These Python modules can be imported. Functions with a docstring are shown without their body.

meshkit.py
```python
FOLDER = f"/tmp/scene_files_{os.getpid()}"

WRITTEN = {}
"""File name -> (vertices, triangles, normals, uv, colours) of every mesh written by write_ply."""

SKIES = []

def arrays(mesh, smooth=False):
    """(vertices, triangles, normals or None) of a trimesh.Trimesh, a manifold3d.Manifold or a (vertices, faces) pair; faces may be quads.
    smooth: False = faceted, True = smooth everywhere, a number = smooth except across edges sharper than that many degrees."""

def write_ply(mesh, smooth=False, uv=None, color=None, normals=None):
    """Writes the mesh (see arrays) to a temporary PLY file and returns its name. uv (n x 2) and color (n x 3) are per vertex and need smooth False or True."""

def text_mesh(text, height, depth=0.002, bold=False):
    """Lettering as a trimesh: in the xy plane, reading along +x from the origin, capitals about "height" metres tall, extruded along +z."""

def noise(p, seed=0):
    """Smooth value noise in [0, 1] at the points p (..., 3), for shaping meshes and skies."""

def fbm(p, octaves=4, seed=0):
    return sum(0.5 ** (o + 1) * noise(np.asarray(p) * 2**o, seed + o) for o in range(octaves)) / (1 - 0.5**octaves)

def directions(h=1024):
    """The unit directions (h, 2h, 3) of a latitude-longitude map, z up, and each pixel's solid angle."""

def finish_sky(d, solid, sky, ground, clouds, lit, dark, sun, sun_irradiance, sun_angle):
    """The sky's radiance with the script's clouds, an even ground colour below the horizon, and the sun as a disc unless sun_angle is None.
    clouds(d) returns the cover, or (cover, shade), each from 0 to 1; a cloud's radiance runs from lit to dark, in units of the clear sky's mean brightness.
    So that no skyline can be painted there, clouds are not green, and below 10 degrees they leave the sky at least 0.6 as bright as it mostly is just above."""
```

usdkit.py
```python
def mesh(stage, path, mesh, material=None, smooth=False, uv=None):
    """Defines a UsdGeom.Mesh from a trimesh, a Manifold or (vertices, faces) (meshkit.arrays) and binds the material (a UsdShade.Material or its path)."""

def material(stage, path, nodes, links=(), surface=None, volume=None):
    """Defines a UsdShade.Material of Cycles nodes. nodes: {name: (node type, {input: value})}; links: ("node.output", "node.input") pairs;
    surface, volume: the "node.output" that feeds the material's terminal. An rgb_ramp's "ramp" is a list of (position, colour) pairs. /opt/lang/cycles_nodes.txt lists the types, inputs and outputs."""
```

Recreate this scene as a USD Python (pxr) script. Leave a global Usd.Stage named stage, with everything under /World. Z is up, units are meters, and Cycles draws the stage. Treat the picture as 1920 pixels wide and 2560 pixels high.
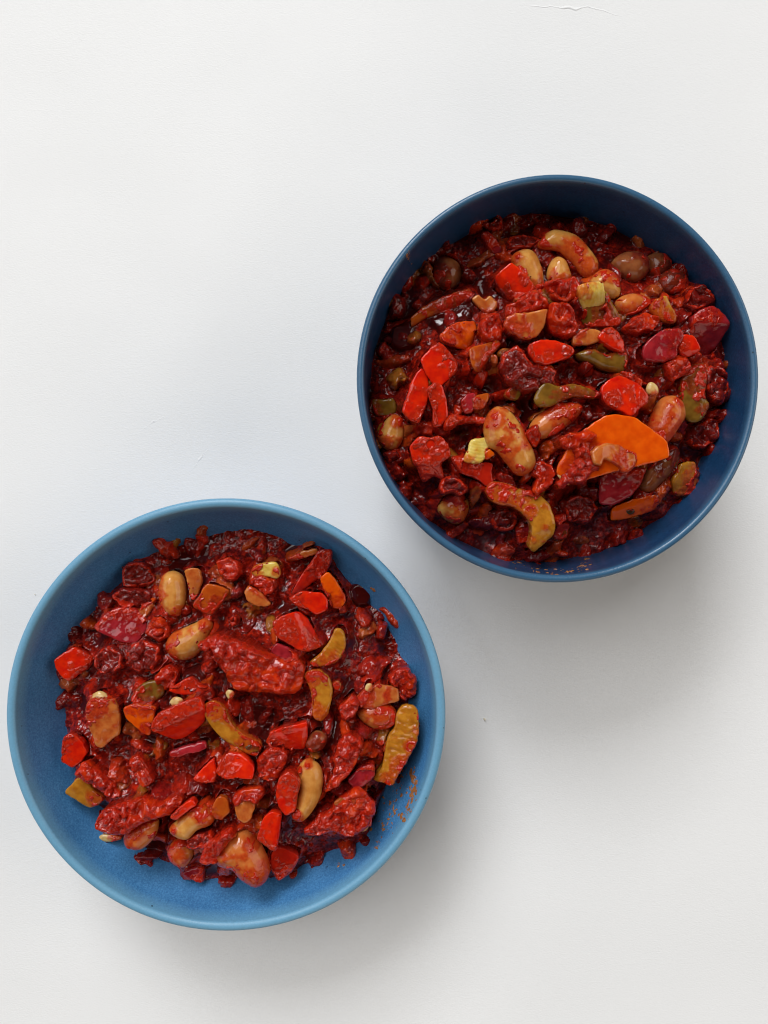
import math, random
import numpy as np, shapely, trimesh
from scipy.spatial import Delaunay
from pxr import Usd, UsdGeom, UsdLux, UsdShade, Gf, Sdf, Vt
import usdkit, meshkit
from meshkit import noise, fbm

stage = Usd.Stage.CreateInMemory()
UsdGeom.SetStageUpAxis(stage, 'Z'); UsdGeom.SetStageMetersPerUnit(stage, 1.0)
UsdGeom.Xform.Define(stage, '/World')
T = Sdf.ValueTypeNames
random.seed(7); rng = np.random.default_rng(7)

# ------------------------------------------------------------------ camera
FPX, W, H_ = 1923.0, 1920.0, 2560.0            # focal length in photo pixels
CAMZ = 0.320
cam = UsdGeom.Camera.Define(stage, '/World/camera')
cam.AddTranslateOp().Set((0, 0, CAMZ))         # straight down, picture-up = +y
cam.CreateHorizontalApertureAttr(36.0); cam.CreateVerticalApertureAttr(48.0)
cam.CreateFocalLengthAttr(36.0 * FPX / W)
cam.CreateClippingRangeAttr((0.01, 100.0))
cam.CreateExposureAttr(0.34)

# ------------------------------------------------------------------ lights: a window up-left, the dim room above
def rect(name, pos, target, w, h, power, color):
    l = UsdLux.RectLight.Define(stage, '/World/' + name)
    l.CreateWidthAttr(w); l.CreateHeightAttr(h); l.CreateIntensityAttr(power); l.CreateColorAttr(color)
    m = Gf.Matrix4d().SetLookAt(Gf.Vec3d(*pos), Gf.Vec3d(*target), Gf.Vec3d(0.01, 0.02, 1)).GetInverse()
    l.AddTransformOp().Set(m)
    return l
rect('window_light', (-1.5, 5.0, 3.7), (0, 0, 0.02), 2.7, 2.1, 12.0, (0.95, 0.975, 1.0))
rect('upper_window_light', (-1.9, 2.9, 5.2), (0, 0, 0.02), 4.6, 4.0, 2.7, (0.98, 0.99, 1.0))
rect('left_wall_light', (-5.2, 0.5, 2.6), (0, 0, 0.02), 5.0, 3.6, 1.0, (1.0, 0.98, 0.95))
rect('back_wall_light', (0.8, -5.0, 2.8), (0, 0, 0.02), 5.4, 3.6, 0.85, (1.0, 0.91, 0.80))
rect('room_wall_light', (5.2, 0.8, 3.0), (0, 0, 0.02), 5.0, 4.2, 1.5, (1.0, 0.92, 0.83))

# ------------------------------------------------------------------ helpers
used = {}
def numbered(name):
    k = used.get(name, 0); used[name] = k + 1
    return name if k == 0 else f'{name}_{k:03d}'
def tag(p, **kw):
    for k, v in kw.items():
        if v: p.SetCustomDataByKey(k, v)
    return p
def put(path, v, f, n, mat, prim=None, colors=None):
    m = UsdGeom.Mesh.Define(stage, path)
    m.CreatePointsAttr(Vt.Vec3fArray.FromNumpy(np.ascontiguousarray(v, np.float32)))
    m.CreateFaceVertexCountsAttr(Vt.IntArray.FromNumpy(np.full(len(f), 3, np.int32)))
    m.CreateFaceVertexIndicesAttr(Vt.IntArray.FromNumpy(np.ascontiguousarray(f, np.int32).ravel()))
    m.CreateSubdivisionSchemeAttr('none')
    if n is not None:
        m.CreateNormalsAttr(Vt.Vec3fArray.FromNumpy(np.ascontiguousarray(n, np.float32))); m.SetNormalsInterpolation('vertex')
    for k, a in (prim or {}).items():
        UsdGeom.PrimvarsAPI(m).CreatePrimvar(k, T.FloatArray, 'vertex').Set(Vt.FloatArray.FromNumpy(np.ascontiguousarray(a, np.float32)))
    for k, a in (colors or {}).items():
        UsdGeom.PrimvarsAPI(m).CreatePrimvar(k, T.Color3fArray, 'vertex').Set(Vt.Vec3fArray.FromNumpy(np.ascontiguousarray(a, np.float32)))
    UsdShade.MaterialBindingAPI.Apply(m.GetPrim()).Bind(mat)
    return m.GetPrim()
def smoothstep(a, b, x):
    t = np.clip((x - a) / (b - a), 0, 1); return t * t * (3 - 2 * t)
def un(u, v, z):                                 # photo pixel at height z -> world x, y
    d = CAMZ - z
    return (np.asarray(u, float) - W / 2) / FPX * d, (H_ / 2 - np.asarray(v, float)) / FPX * d
MM = 0.001
def mat(name, nodes, links, surface='p.BSDF'):
    return usdkit.material(stage, '/World/Looks/' + name, nodes, links, surface=surface)

# ------------------------------------------------------------------ tabletop: a sheet of white paper
paper = mat('white_paper', {
    'g': ('geometry', {}),
    'n1': ('noise_texture', {'scale': 900.0, 'detail': 4.0, 'roughness': 0.6}),
    'n2': ('noise_texture', {'scale': 9.0, 'detail': 2.0}),
    'mp': ('mapping', {'scale': (1.0, 2.2, 1.0)}),
    'r': ('rgb_ramp', {'ramp': [(0.3, (0.80, 0.80, 0.795)), (0.7, (0.835, 0.833, 0.828))]}),
    'b': ('bump', {'strength': 0.45, 'distance': 0.00018}),
    'p': ('principled_bsdf', {'roughness': 0.55, 'specular_ior_level': 0.25}),
}, [('g.position', 'mp.vector'), ('mp.vector', 'n1.vector'), ('g.position', 'n2.vector'), ('n2.fac', 'r.fac'), ('r.color', 'p.base_color'),
    ('n1.fac', 'b.height'), ('b.normal', 'p.normal')])
def tabletop():
    n = 240; s = 0.6
    x, y = np.meshgrid(np.linspace(-s, s, n), np.linspace(-s, s, n))
    p = np.stack([x * 9, y * 11, x * 0], -1)
    z = (fbm(p + 4.3, 3, 2) - 0.5) * 0.0024
    z = z - 0.0007
    v = np.stack([x, y, z], -1).reshape(-1, 3)
    i = np.arange(n * n).reshape(n, n)
    q = np.stack([i[:-1, :-1], i[:-1, 1:], i[1:, 1:], i[1:, :-1]], -1).reshape(-1, 4)
    f = np.vstack([q[:, [0, 1, 2]], q[:, [0, 2, 3]]])
    UsdGeom.Xform.Define(stage, '/World/tabletop')
    tag(stage.GetPrimAtPath('/World/tabletop'), kind='structure', label='white textured paper sheet covering the table under both bowls', category='tabletop')
    put('/World/tabletop/paper_sheet', v, f, meshkit.arrays((v, f), True)[2], paper)
    def crease(pts, wdt, hgt):
        pts = np.array([un(a, b, 0) for a, b in pts])
        t = np.linspace(0, 1, 60); k = np.linspace(0, 1, len(pts))
        c = np.stack([np.interp(t, k, pts[:, 0]), np.interp(t, k, pts[:, 1])], -1)
        c += (noise(np.stack([t * 14, t * 0, t * 0], -1), len(pts))[:, None] - 0.5) * 0.0012
        d = np.gradient(c, axis=0); nrm = np.stack([-d[:, 1], d[:, 0]], -1) / np.linalg.norm(d, axis=1, keepdims=True)
        env = np.sin(np.pi * t) ** 0.5 * (0.5 + noise(np.stack([t * 20, t * 0 + 3, t * 0], -1)))
        rows = []
        gz = lambda q: (fbm(np.stack([q[:, 0] * 9, q[:, 1] * 11, q[:, 0] * 0], -1) + 4.3, 3, 2) - 0.5) * 0.0024 - 0.0007
        for o, h in ((-1, -0.15), (-0.3, 0.8), (0.0, 1.0), (1.4, -0.15)):
            q = c + nrm * (o * wdt * env)[:, None]
            rows.append(np.column_stack([q, gz(q) + h * hgt * env]))
        v = np.array(rows).transpose(1, 0, 2).reshape(-1, 3); m = len(rows)
        f = [(i * m + j, i * m + j + 1, (i + 1) * m + j + 1) for i in range(59) for j in range(m - 1)] + [(i * m + j, (i + 1) * m + j + 1, (i + 1) * m + j) for i in range(59) for j in range(m - 1)]
        f = np.array(f)
        nn = meshkit.arrays((v, f), True)[2]
        if nn[:, 2].mean() < 0: f = f[:, ::-1]; nn = -nn
        put('/World/tabletop/' + numbered('paper_crease'), v, f, nn, paper)
    crease([(1325, 12), (1365, 18), (1400, 14), (1440, 22), (1470, 16), (1510, 24), (1550, 40)], 0.0005, 0.00018)
    crease([(478, 1176), (496, 1150), (508, 1136), (524, 1118)], 0.0004, 0.00007)
    crease([(352, 1075), (385, 1052), (420, 1040)], 0.0004, 0.00005)
tabletop()

# ------------------------------------------------------------------ bowls
class B: pass
def bowl_shape(name, cu, cv, ru, rv, rimz, lip, inner_h, n_in, lin, foot, groove, oslope=0.16, oexp=2.6):
    b = B(); b.name = name; b.rimz = rimz
    zc = rimz - 0.0015
    b.cx, b.cy = (float(a) for a in un(cu, cv, zc))
    b.R = ru / FPX * (CAMZ - zc); b.ey = rv / ru
    b.lip, b.ih = lip, inner_h
    def rin(d):                                    # inner radius at depth d below the rim
        d = np.clip(np.asarray(d, float), 0, inner_h * 0.9999)
        base = (b.R - lip - lin * d) * (1 - (d / inner_h) ** n_in) ** (1 / n_in)
        return base - groove * np.exp(-((d - 0.0075) / 0.0016) ** 2)
    b.rin = rin
    def rout(d):
        h = rimz - 0.004
        t = np.clip(d / h, 0, 1)
        return b.R - 0.0004 - oslope * d - (b.R - oslope * h - foot) * t ** oexp
    lipd = lip * 0.5
    prof = []
    for d in np.concatenate([[inner_h], inner_h * (1 - np.geomspace(0.002, 1 - lipd / inner_h, 46))]): prof.append((max(rin(d), 0.0), rimz - d))
    a0, a1 = prof[-1][0], float(rout(np.array(lipd)))
    mid, hw = (a0 + a1) / 2, (a1 - a0) / 2
    k0 = len(prof) - 3
    for t in np.linspace(math.pi, 0, 15)[1:-1]: prof.append((mid + hw * math.cos(t), rimz - lipd + lipd * math.sin(t) ** 0.85))
    k1 = len(prof) + 2
    for d in np.linspace(lipd, rimz - 0.004, 30): prof.append((float(rout(d)), rimz - d))
    prof += [(foot + 0.0005, 0.0025), (foot, 0.0003), (foot - 0.001, 0.0), (foot - 0.005, 0.0), (foot - 0.0055, 0.002), (foot - 0.008, 0.0032), (0, 0.0036)]
    prof = np.array(prof); NS = 288
    ang = np.arange(NS) / NS * 2 * math.pi
    r, z = prof[:, 0], prof[:, 1]
    wob = 1 + 0.0016 * np.cos(2 * ang + 0.7) * 0 + 0.0012 * (noise(np.stack([np.cos(ang) * 2, np.sin(ang) * 2, ang * 0], -1), 5) - 0.5)
    x = r[:, None] * np.cos(ang) * wob; y = r[:, None] * np.sin(ang) * wob * b.ey
    zz = np.repeat(z[:, None], NS, 1) + (0.0005 * (noise(np.stack([np.cos(ang) * 1.5, np.sin(ang) * 1.5, ang * 0 + 9], -1), 8) - 0.5))[None] * smoothstep(0.02, 0.05, z)[:, None]
    v = np.stack([x, y, zz], -1).reshape(-1, 3)
    i = np.arange(len(prof) * NS).reshape(len(prof), NS); j = np.roll(i, -1, 1)
    def quads(a, c): return np.vstack([np.stack([i[a:c], j[a:c], j[a + 1:c + 1]], -1).reshape(-1, 3), np.stack([i[a:c], j[a + 1:c + 1], i[a + 1:c + 1]], -1).reshape(-1, 3)])
    f = quads(0, len(prof) - 1)
    n = meshkit.arrays((v, f), True)[2]
    # inward profile first: flip so the normals point out of the clay
    mid_i = 30 * NS
    if np.dot(n[mid_i][:2], v[mid_i][:2]) > 0: n = -n; f = f[:, ::-1]
    flip = (lambda q: q[:, ::-1]) if f is not None and not np.array_equal(f, quads(0, len(prof) - 1)) else (lambda q: q)
    b.parts = {'inner_wall': quads(0, k0), 'rim': quads(k0, k1), 'outer_wall': quads(k1, len(prof) - 8), 'foot_ring': quads(len(prof) - 8, len(prof) - 1)}
    b.v, b.n, b.flip = v, n, flip
    return b

def glaze(name, deep, main, light, edge, rimz, rough, band, worn):
    return mat(name, {
        'g': ('geometry', {}), 't': ('texture_coordinate', {}),
        'sx': ('separate_xyz', {}),
        'n1': ('noise_texture', {'scale': 1500.0, 'detail': 3.0, 'roughness': 0.7}),
        'n2': ('noise_texture', {'scale': 45.0, 'detail': 3.0}),
        'n3': ('noise_texture', {'scale': 120.0, 'detail': 3.0}),
        'r1': ('rgb_ramp', {'ramp': [(0.30, deep), (0.52, main), (0.72, light)]}),
        'm2': ('mix_color', {'blend_type': 'multiply', 'fac': 0.5}),
        'r2': ('rgb_ramp', {'ramp': [(0.3, (0.72, 0.75, 0.8)), (0.7, (1.0, 1.0, 1.0))]}),
        'za': ('math', {'math_type': 'multiply_add', 'value2': 0.0022, 'value3': -0.0011}),
        'zb': ('math', {'math_type': 'add'}),
        'zr': ('map_range', {'clamp': True, 'from_min': rimz - band, 'from_max': rimz - band * 0.05, 'to_min': 0.0, 'to_max': worn}),
        'me': ('mix_color', {'b': edge}),
        'v': ('voronoi_texture', {'scale': 130.0}),
        'vr': ('rgb_ramp', {'ramp': [(0.035, (0.10, 0.07, 0.06)), (0.06, (1, 1, 1))]}),
        'ms': ('mix_color', {'blend_type': 'multiply', 'fac': 0.8}),
        'b': ('bump', {'strength': 0.25, 'distance': 0.0002}),
        'rr': ('map_range', {'from_min': 0.3, 'from_max': 0.7, 'to_min': rough - 0.06, 'to_max': rough + 0.08}),
        'p': ('principled_bsdf', {'specular_ior_level': 0.5}),
    }, [('g.position', 'n1.vector'), ('g.position', 'n2.vector'), ('g.position', 'n3.vector'), ('g.position', 'sx.vector'), ('g.position', 'v.vector'),
        ('n1.fac', 'r1.fac'), ('n2.fac', 'r2.fac'), ('r1.color', 'm2.a'), ('r2.color', 'm2.b'),
        ('n3.fac', 'za.value1'), ('za.value', 'zb.value1'), ('sx.z', 'zb.value2'), ('zb.value', 'zr.value'), ('zr.result', 'me.fac'),
        ('m2.result', 'me.a'), ('v.distance', 'vr.fac'), ('me.result', 'ms.a'), ('vr.color', 'ms.b'), ('ms.result', 'p.base_color'),
        ('n1.fac', 'b.height'), ('b.normal', 'p.normal'), ('n2.fac', 'rr.value'), ('rr.result', 'p.roughness')])

RZ1, RZ2 = 0.066, 0.045
bowl1 = bowl_shape('bowl', 1393, 947.5, 505, 513, RZ1, 0.0030, 0.058, 3.4, 0.035, 0.034, 0.00035, 0.08, 4.6)
bowl2 = bowl_shape('bowl', 566, 1786, 553, 545, RZ2, 0.0038, 0.0400, 2.5, 0.2, 0.038, 0.0)
navy = glaze('navy_glaze', (0.007, 0.033, 0.088), (0.011, 0.053, 0.135), (0.019, 0.078, 0.18), (0.055, 0.15, 0.25), RZ1, 0.30, 0.004, 0.6)
blue = glaze('light_blue_glaze', (0.031, 0.134, 0.305), (0.053, 0.200, 0.42), (0.088, 0.275, 0.53), (0.17, 0.38, 0.51), RZ2, 0.42, 0.007, 0.7)
for b, m, lab, rl in ((bowl1, navy, 'deep navy blue glazed stoneware bowl filled with bean stew, upper right', None),
                  (bowl2, blue, 'wide lighter blue matte stoneware bowl filled with bean stew, lower left', 'pale greenish worn rim edge')):
    x = UsdGeom.Xform.Define(stage, '/World/' + numbered('bowl')); x.AddTranslateOp().Set((b.cx, b.cy, 0))
    tag(x.GetPrim(), label=lab, category='bowl', group='blue bowls of stew on white paper'); b.path = str(x.GetPath())
    for pn, q in b.parts.items():
        q = b.flip(q); idx, inv = np.unique(q, return_inverse=True)
        pr = put(f'{b.path}/{pn}', b.v[idx], inv.reshape(-1, 3), b.n[idx], m)
        if pn == 'rim' and rl: pr.SetCustomDataByKey('label', rl)

# ------------------------------------------------------------------ height of the stew (mm below the rim at photo points)
C1 = [(1393,545,21),(1240,575,22),(1100,660,23),(1000,780,22),(940,900,21),(930,1010,19),(970,1150,20),(1020,1240,24),(1130,1360,27),(1300,1430,28),(1450,1440,28),(1620,1390,28),(1750,1275,26),(1815,1130,21),(1830,980,17),(1830,830,15),(1740,680,18),(1600,590,20),
      (1393,640,18),(1250,700,18),(1130,800,19),(1060,880,16),(1393,780,10),(1550,740,13),(1660,830,10),(1740,850,12),(1120,930,10),(1250,880,9),(1400,950,10),(1550,960,9),(1650,1040,11),(1080,1050,11),(1190,1065,17),(1100,1150,12),(1300,1100,10),(1450,1130,9),(1560,1130,9),(1180,1220,13),(1320,1240,13),(1330,1320,17),(1480,1250,15),(1600,1230,15),(1220,1330,24),(1440,1340,24),(1560,1320,24),(1680,1220,19)]
C2 = [(566,1335,17),(420,1370,18),(330,1440,19),(160,1640,18),(150,1760,18),(160,1920,18),(240,2090,18),(400,2190,19),(620,2230,18),(800,2150,19),(960,1990,19),(1050,1780,17),(1020,1640,20),(920,1480,21),(760,1365,18),
      (400,1550,13),(600,1500,13),(750,1550,11),(900,1600,15),(420,1690,12),(250,1720,12),(620,1680,6),(800,1700,11),(300,1800,8),(300,1890,13),(450,1800,6),(640,1790,12),(740,1850,7),(880,1880,6),(350,2000,5),(560,1930,6),(480,1930,10),(700,2000,5),(850,2050,5),(600,2130,6),(450,2110,9),(760,2150,11)]
def mound(b, C, sig):
    C = np.array(C, float)
    x, y = un(C[:, 0], C[:, 1], b.rimz - C[:, 2] * MM)
    def M(px, py):
        px, py = np.asarray(px, float), np.asarray(py, float)
        w = np.exp(-((px[..., None] - x) ** 2 + (py[..., None] - y) ** 2) / (2 * sig ** 2)) + 1e-12
        r_ = np.hypot(px - b.cx, py - b.cy) / b.R
        return b.rimz - ((w * C[:, 2]).sum(-1) / w.sum(-1) - 2.4 * smoothstep(0.85, 0.35, r_) - 3.0 * (fbm(np.stack([px, py, px * 0], -1) / MM * 0.085 + b.rimz * 100, 2, 17) - 0.5) * smoothstep(0.95, 0.7, r_)) * MM
    return M
bowl1.M, bowl2.M = mound(bowl1, C1, 0.0075), mound(bowl2, C2, 0.0085)

# ------------------------------------------------------------------ food materials
def food(name, c1, c2, sauce, sauce2, rough=0.24, sss=0.25, radius=(1.0, 0.3, 0.12), scale=0.0016, wet=0.45, bump=0.5, fine=800.0, streak=None):
    nodes = {
        'g': ('geometry', {}), 'a': ('attribute', {'attribute': 'sauce'}),
        'n1': ('noise_texture', {'scale': 330.0, 'detail': 3.0}),
        'n2': ('noise_texture', {'scale': 620.0, 'detail': 4.0, 'roughness': 0.65}),
        'n3': ('noise_texture', {'scale': fine, 'detail': 3.0, 'roughness': 0.6}),
        'r1': ('rgb_ramp', {'ramp': [(0.33, c1), (0.68, c2)]}),
        'r2': ('rgb_ramp', {'ramp': [(0.36, sauce2), (0.62, sauce)]}),
        'mx': ('mix_color', {}),
        'bs': ('map_range', {'clamp': True, 'from_min': 0.0, 'from_max': 1.0, 'to_min': 0.28 * bump, 'to_max': bump}),
        'b': ('bump', {'distance': 0.00045}),
        'rr': ('map_range', {'clamp': True, 'from_min': 0.35, 'from_max': 0.65, 'to_min': rough - 0.08, 'to_max': rough + 0.12}),
        'p': ('principled_bsdf', {'subsurface_weight': sss, 'subsurface_radius': radius, 'subsurface_scale': scale, 'coat_weight': min(1.0, wet * 2), 'coat_roughness': 0.015, 'coat_ior': 1.42, 'ior': 1.33, 'specular_ior_level': 0.04}),
    }
    links = [('g.position', 'n1.vector'), ('g.position', 'n2.vector'), ('g.position', 'n3.vector'), ('n1.fac', 'r1.fac'), ('n2.fac', 'r2.fac'), ('a.fac', 'mx.fac'),
             ('r1.color', 'mx.a'), ('r2.color', 'mx.b'), ('mx.result', 'p.base_color'), ('a.fac', 'bs.value'), ('bs.result', 'b.strength'), ('n3.fac', 'b.height'),
             ('b.normal', 'p.normal'), ('b.normal', 'p.coat_normal'), ('n2.fac', 'rr.value'), ('rr.result', 'p.roughness')]
    return mat(name, nodes, links)
RED, DRED = (0.36, 0.012, 0.003), (0.16, 0.005, 0.003)
ORED = (0.52, 0.045, 0.006)
FM = {
    'pepper':   food('red_pepper', (0.54, 0.008, 0.003), (0.74, 0.024, 0.003), (0.50, 0.026, 0.006), (0.36, 0.011, 0.005), wet=0.5),
    'dpepper':  food('sauced_red_pepper', (0.34, 0.008, 0.004), (0.46, 0.016, 0.005), RED, DRED),
    'tomato':   food('tomato_flesh', (0.34, 0.009, 0.003), (0.60, 0.040, 0.005), (0.44, 0.014, 0.004), (0.20, 0.006, 0.003), bump=0.8, fine=600.0),
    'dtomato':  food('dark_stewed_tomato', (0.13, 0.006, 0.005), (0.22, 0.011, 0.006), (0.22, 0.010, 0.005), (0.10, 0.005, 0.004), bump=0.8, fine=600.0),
    'carrot':   food('carrot', (0.66, 0.064, 0.002), (0.78, 0.100, 0.003), ORED, RED, scale=0.0012),
    'dcarrot':  food('sauced_carrot', (0.38, 0.055, 0.006), (0.48, 0.085, 0.008), (0.36, 0.028, 0.006), (0.20, 0.010, 0.004)),
    'bean':     food('pale_bean', (0.50, 0.175, 0.030), (0.64, 0.29, 0.070), (0.50, 0.060, 0.006), (0.40, 0.024, 0.004), rough=0.3, radius=(1, 0.55, 0.25), bump=0.4),
    'rbean':    food('sauce_stained_bean', (0.48, 0.105, 0.018), (0.58, 0.17, 0.038), (0.46, 0.045, 0.006), (0.36, 0.020, 0.004), rough=0.28, radius=(1, 0.45, 0.2), bump=0.4),
    'dbean':    food('dark_bean', (0.22, 0.055, 0.018), (0.32, 0.10, 0.032), (0.22, 0.018, 0.007), (0.13, 0.008, 0.005), rough=0.3, bump=0.4),
    'celery':   food('celery', (0.34, 0.105, 0.007), (0.50, 0.195, 0.018), (0.46, 0.070, 0.007), (0.34, 0.028, 0.005), radius=(1, 0.7, 0.2)),
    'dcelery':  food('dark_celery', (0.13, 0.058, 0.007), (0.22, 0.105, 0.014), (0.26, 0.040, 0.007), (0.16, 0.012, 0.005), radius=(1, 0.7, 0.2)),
    'pcelery':  food('pale_celery', (0.62, 0.36, 0.045), (0.74, 0.55, 0.15), (0.55, 0.13, 0.010), (0.50, 0.07, 0.006), radius=(1, 0.7, 0.3)),
    'onion':    food('stewed_onion', (0.44, 0.070, 0.012), (0.58, 0.155, 0.032), (0.48, 0.032, 0.007), (0.32, 0.012, 0.005), radius=(1, 0.5, 0.3), sss=0.4, scale=0.002, wet=0.6),
    'ponion':   food('purple_onion', (0.22, 0.008, 0.013), (0.38, 0.020, 0.026), (0.36, 0.014, 0.008), (0.20, 0.006, 0.004), radius=(1, 0.3, 0.3), wet=0.7),
    'hseed':    food('dark_herb', (0.030, 0.028, 0.010), (0.05, 0.045, 0.015), (0.06, 0.02, 0.008), (0.05, 0.012, 0.006)),
    'seed':     food('pale_seed', (0.58, 0.32, 0.11), (0.70, 0.44, 0.17), ORED, RED),
}
#                edge radius mm, edge drop mm, side mm, sauce amount, pulp mm, smoothing
KIND = {'pepper': (0.5, 0.5, 4.0, 0.40, 0.10, 1), 'tomato': (1.6, 1.5, 4.5, 0.60, 0.28, 1), 'carrot': (0.5, 0.45, 3.0, 0.32, 0.05, 1), 'bean': (0, 0, 0, 0.45, 0.05, 3),
        'celery': (0.9, 0.8, 3.5, 0.48, 0.10, 2), 'onion': (0.8, 0.7, 2.5, 0.62, 0.12, 1), 'seed': (0, 0, 0, 0.15, 0.02, 2)}
NAME = {'pepper': 'red_pepper_piece', 'tomato': 'tomato_piece', 'carrot': 'carrot_piece', 'bean': 'bean', 'celery': 'celery_piece', 'onion': 'onion_piece', 'seed': 'seed'}
CROP = {'A1': (880, 420, 520 / 1659), 'A2': (1380, 420, 520 / 1659), 'A3': (880, 940, 520 / 1659), 'A4': (1380, 940, 520 / 1659),
        'B1': (0, 1220, 560 / 1659), 'B2': (560, 1220, 560 / 1659), 'B3': (0, 1780, 560 / 1659), 'B4': (560, 1780, 560 / 1659)}
def chaikin(p, k):                               # k = 1: corners barely cut; more: a smooth closed curve through the points
    if k <= 1:
        q = np.roll(p, -1, 0); p = np.stack([0.86 * p + 0.14 * q, 0.14 * p + 0.86 * q], 1).reshape(-1, 2)
        q = np.roll(p, -1, 0); return np.stack([0.8 * p + 0.2 * q, 0.2 * p + 0.8 * q], 1).reshape(-1, 2)
    a, b, c, d = np.roll(p, 1, 0), p, np.roll(p, -1, 0), np.roll(p, -2, 0); t = (np.arange(6) / 6)[:, None, None]
    return (0.5 * (2 * b + (c - a) * t + (2 * a - 5 * b + 4 * c - d) * t ** 2 + (3 * b - a - 3 * c + d) * t ** 3)).transpose(1, 0, 2).reshape(-1, 2)
PIECES = []
def P(crop, m, label, pts, h, **o): PIECES.append((crop, m, label, pts, h, o))
# ---- navy bowl (points are photo positions of each outline; h = mm above the stew)
P('A1','dbean','dark round bean sunk in sauce near upper left wall of navy bowl','660,760 700,700 770,685 850,730 880,810 850,900 780,945 700,920 655,850',2.2,sauce=.35)
P('A1','dcarrot','dark carrot strip under glossy sauce beside left pool in navy bowl','470,1190 600,1090 760,1015 940,960 960,1010 850,1090 700,1150 560,1200 475,1262',2.0,er=.8,coat=[(720,1050,110)],folds=[(480,1220,900,1010,.7)])
P('A1','ponion','thin dark red onion shred near top left of navy bowl','1030,525 1090,500 1190,620 1195,670 1130,675 1090,640',2.0,sauce=.5)
P('A1','dtomato','brownish sauced lump of tomato against back wall of navy bowl','1040,440 1120,420 1170,350 1210,400 1200,480 1120,520',2.0)
P('A1','dtomato','dark wrinkled tomato piece behind the pale bean, top of navy bowl','1240,560 1340,510 1460,540 1520,620 1420,640 1320,650 1240,690',1.5)
P('A1','bean','pale cream bean with a bare top behind the bright pepper cube','1290,700 1340,645 1430,630 1490,690 1520,770 1540,870 1520,960 1470,965 1400,900 1330,800',4.6,bare=[(1440,760,100)],coat=[(1300,690,70),(1500,680,35)],sauce=.2)
P('A1','pepper','bright red pepper cube leaning on the pale cream bean','1140,870 1260,755 1330,800 1475,950 1410,1000 1330,1035 1290,1030 1190,930',6.2,sauce=.12,coat=[(1390,880,70)],folds=[(1170,850,1340,1010,.9)])
P('A2','bean','long bean with sauce-smeared middle at the top of navy bowl','-90,600 -60,540 0,488 60,480 200,520 300,620 370,720 372,800 320,850 260,830 190,745 80,640 -30,620',5.2,coat=[(190,640,110),(250,740,50)],bare=[(0,550,55)],sauce=.2,fat=.7)
P('A2','bean','small oval tan bean beneath the long sauce-smeared bean','-20,820 10,730 60,690 120,720 150,790 165,860 110,910 40,920 0,890',3.6,sauce=.12)
P('A2','dbean','big brown bean with an onion scrap beside it, near back wall of navy bowl','510,720 590,655 700,643 790,690 800,770 760,840 690,880 600,850 530,790',3.4,sauce=.22)
P('A2','dbean','dim brown bean touching the upper right wall of navy bowl','780,700 850,660 920,670 970,720 960,790 890,840 800,830',2.4,sauce=.4)
P('A2','bean','yellow-orange bean standing behind the pale celery stub','330,890 390,810 460,795 530,840 560,920 550,1000 470,1010 380,960',4.2,coat=[(480,820,50)],sauce=.3)
P('A2','dcelery','translucent celery body sinking into sauce below its pale end','235,1010 420,990 470,1060 540,1160 545,1240 420,1260 270,1245 240,1130',3.0,sauce=.25,er=2)
P('A2','pcelery','pale yellow celery stub with a bright ribbed cut end','212,945 300,920 400,912 425,985 442,1060 380,1110 280,1110 238,1050',6.0,ridge=(0,1.6,.22),sauce=.05,tilt=(-80,.15),folds=[(230,1005,430,975,.75)])
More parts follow.
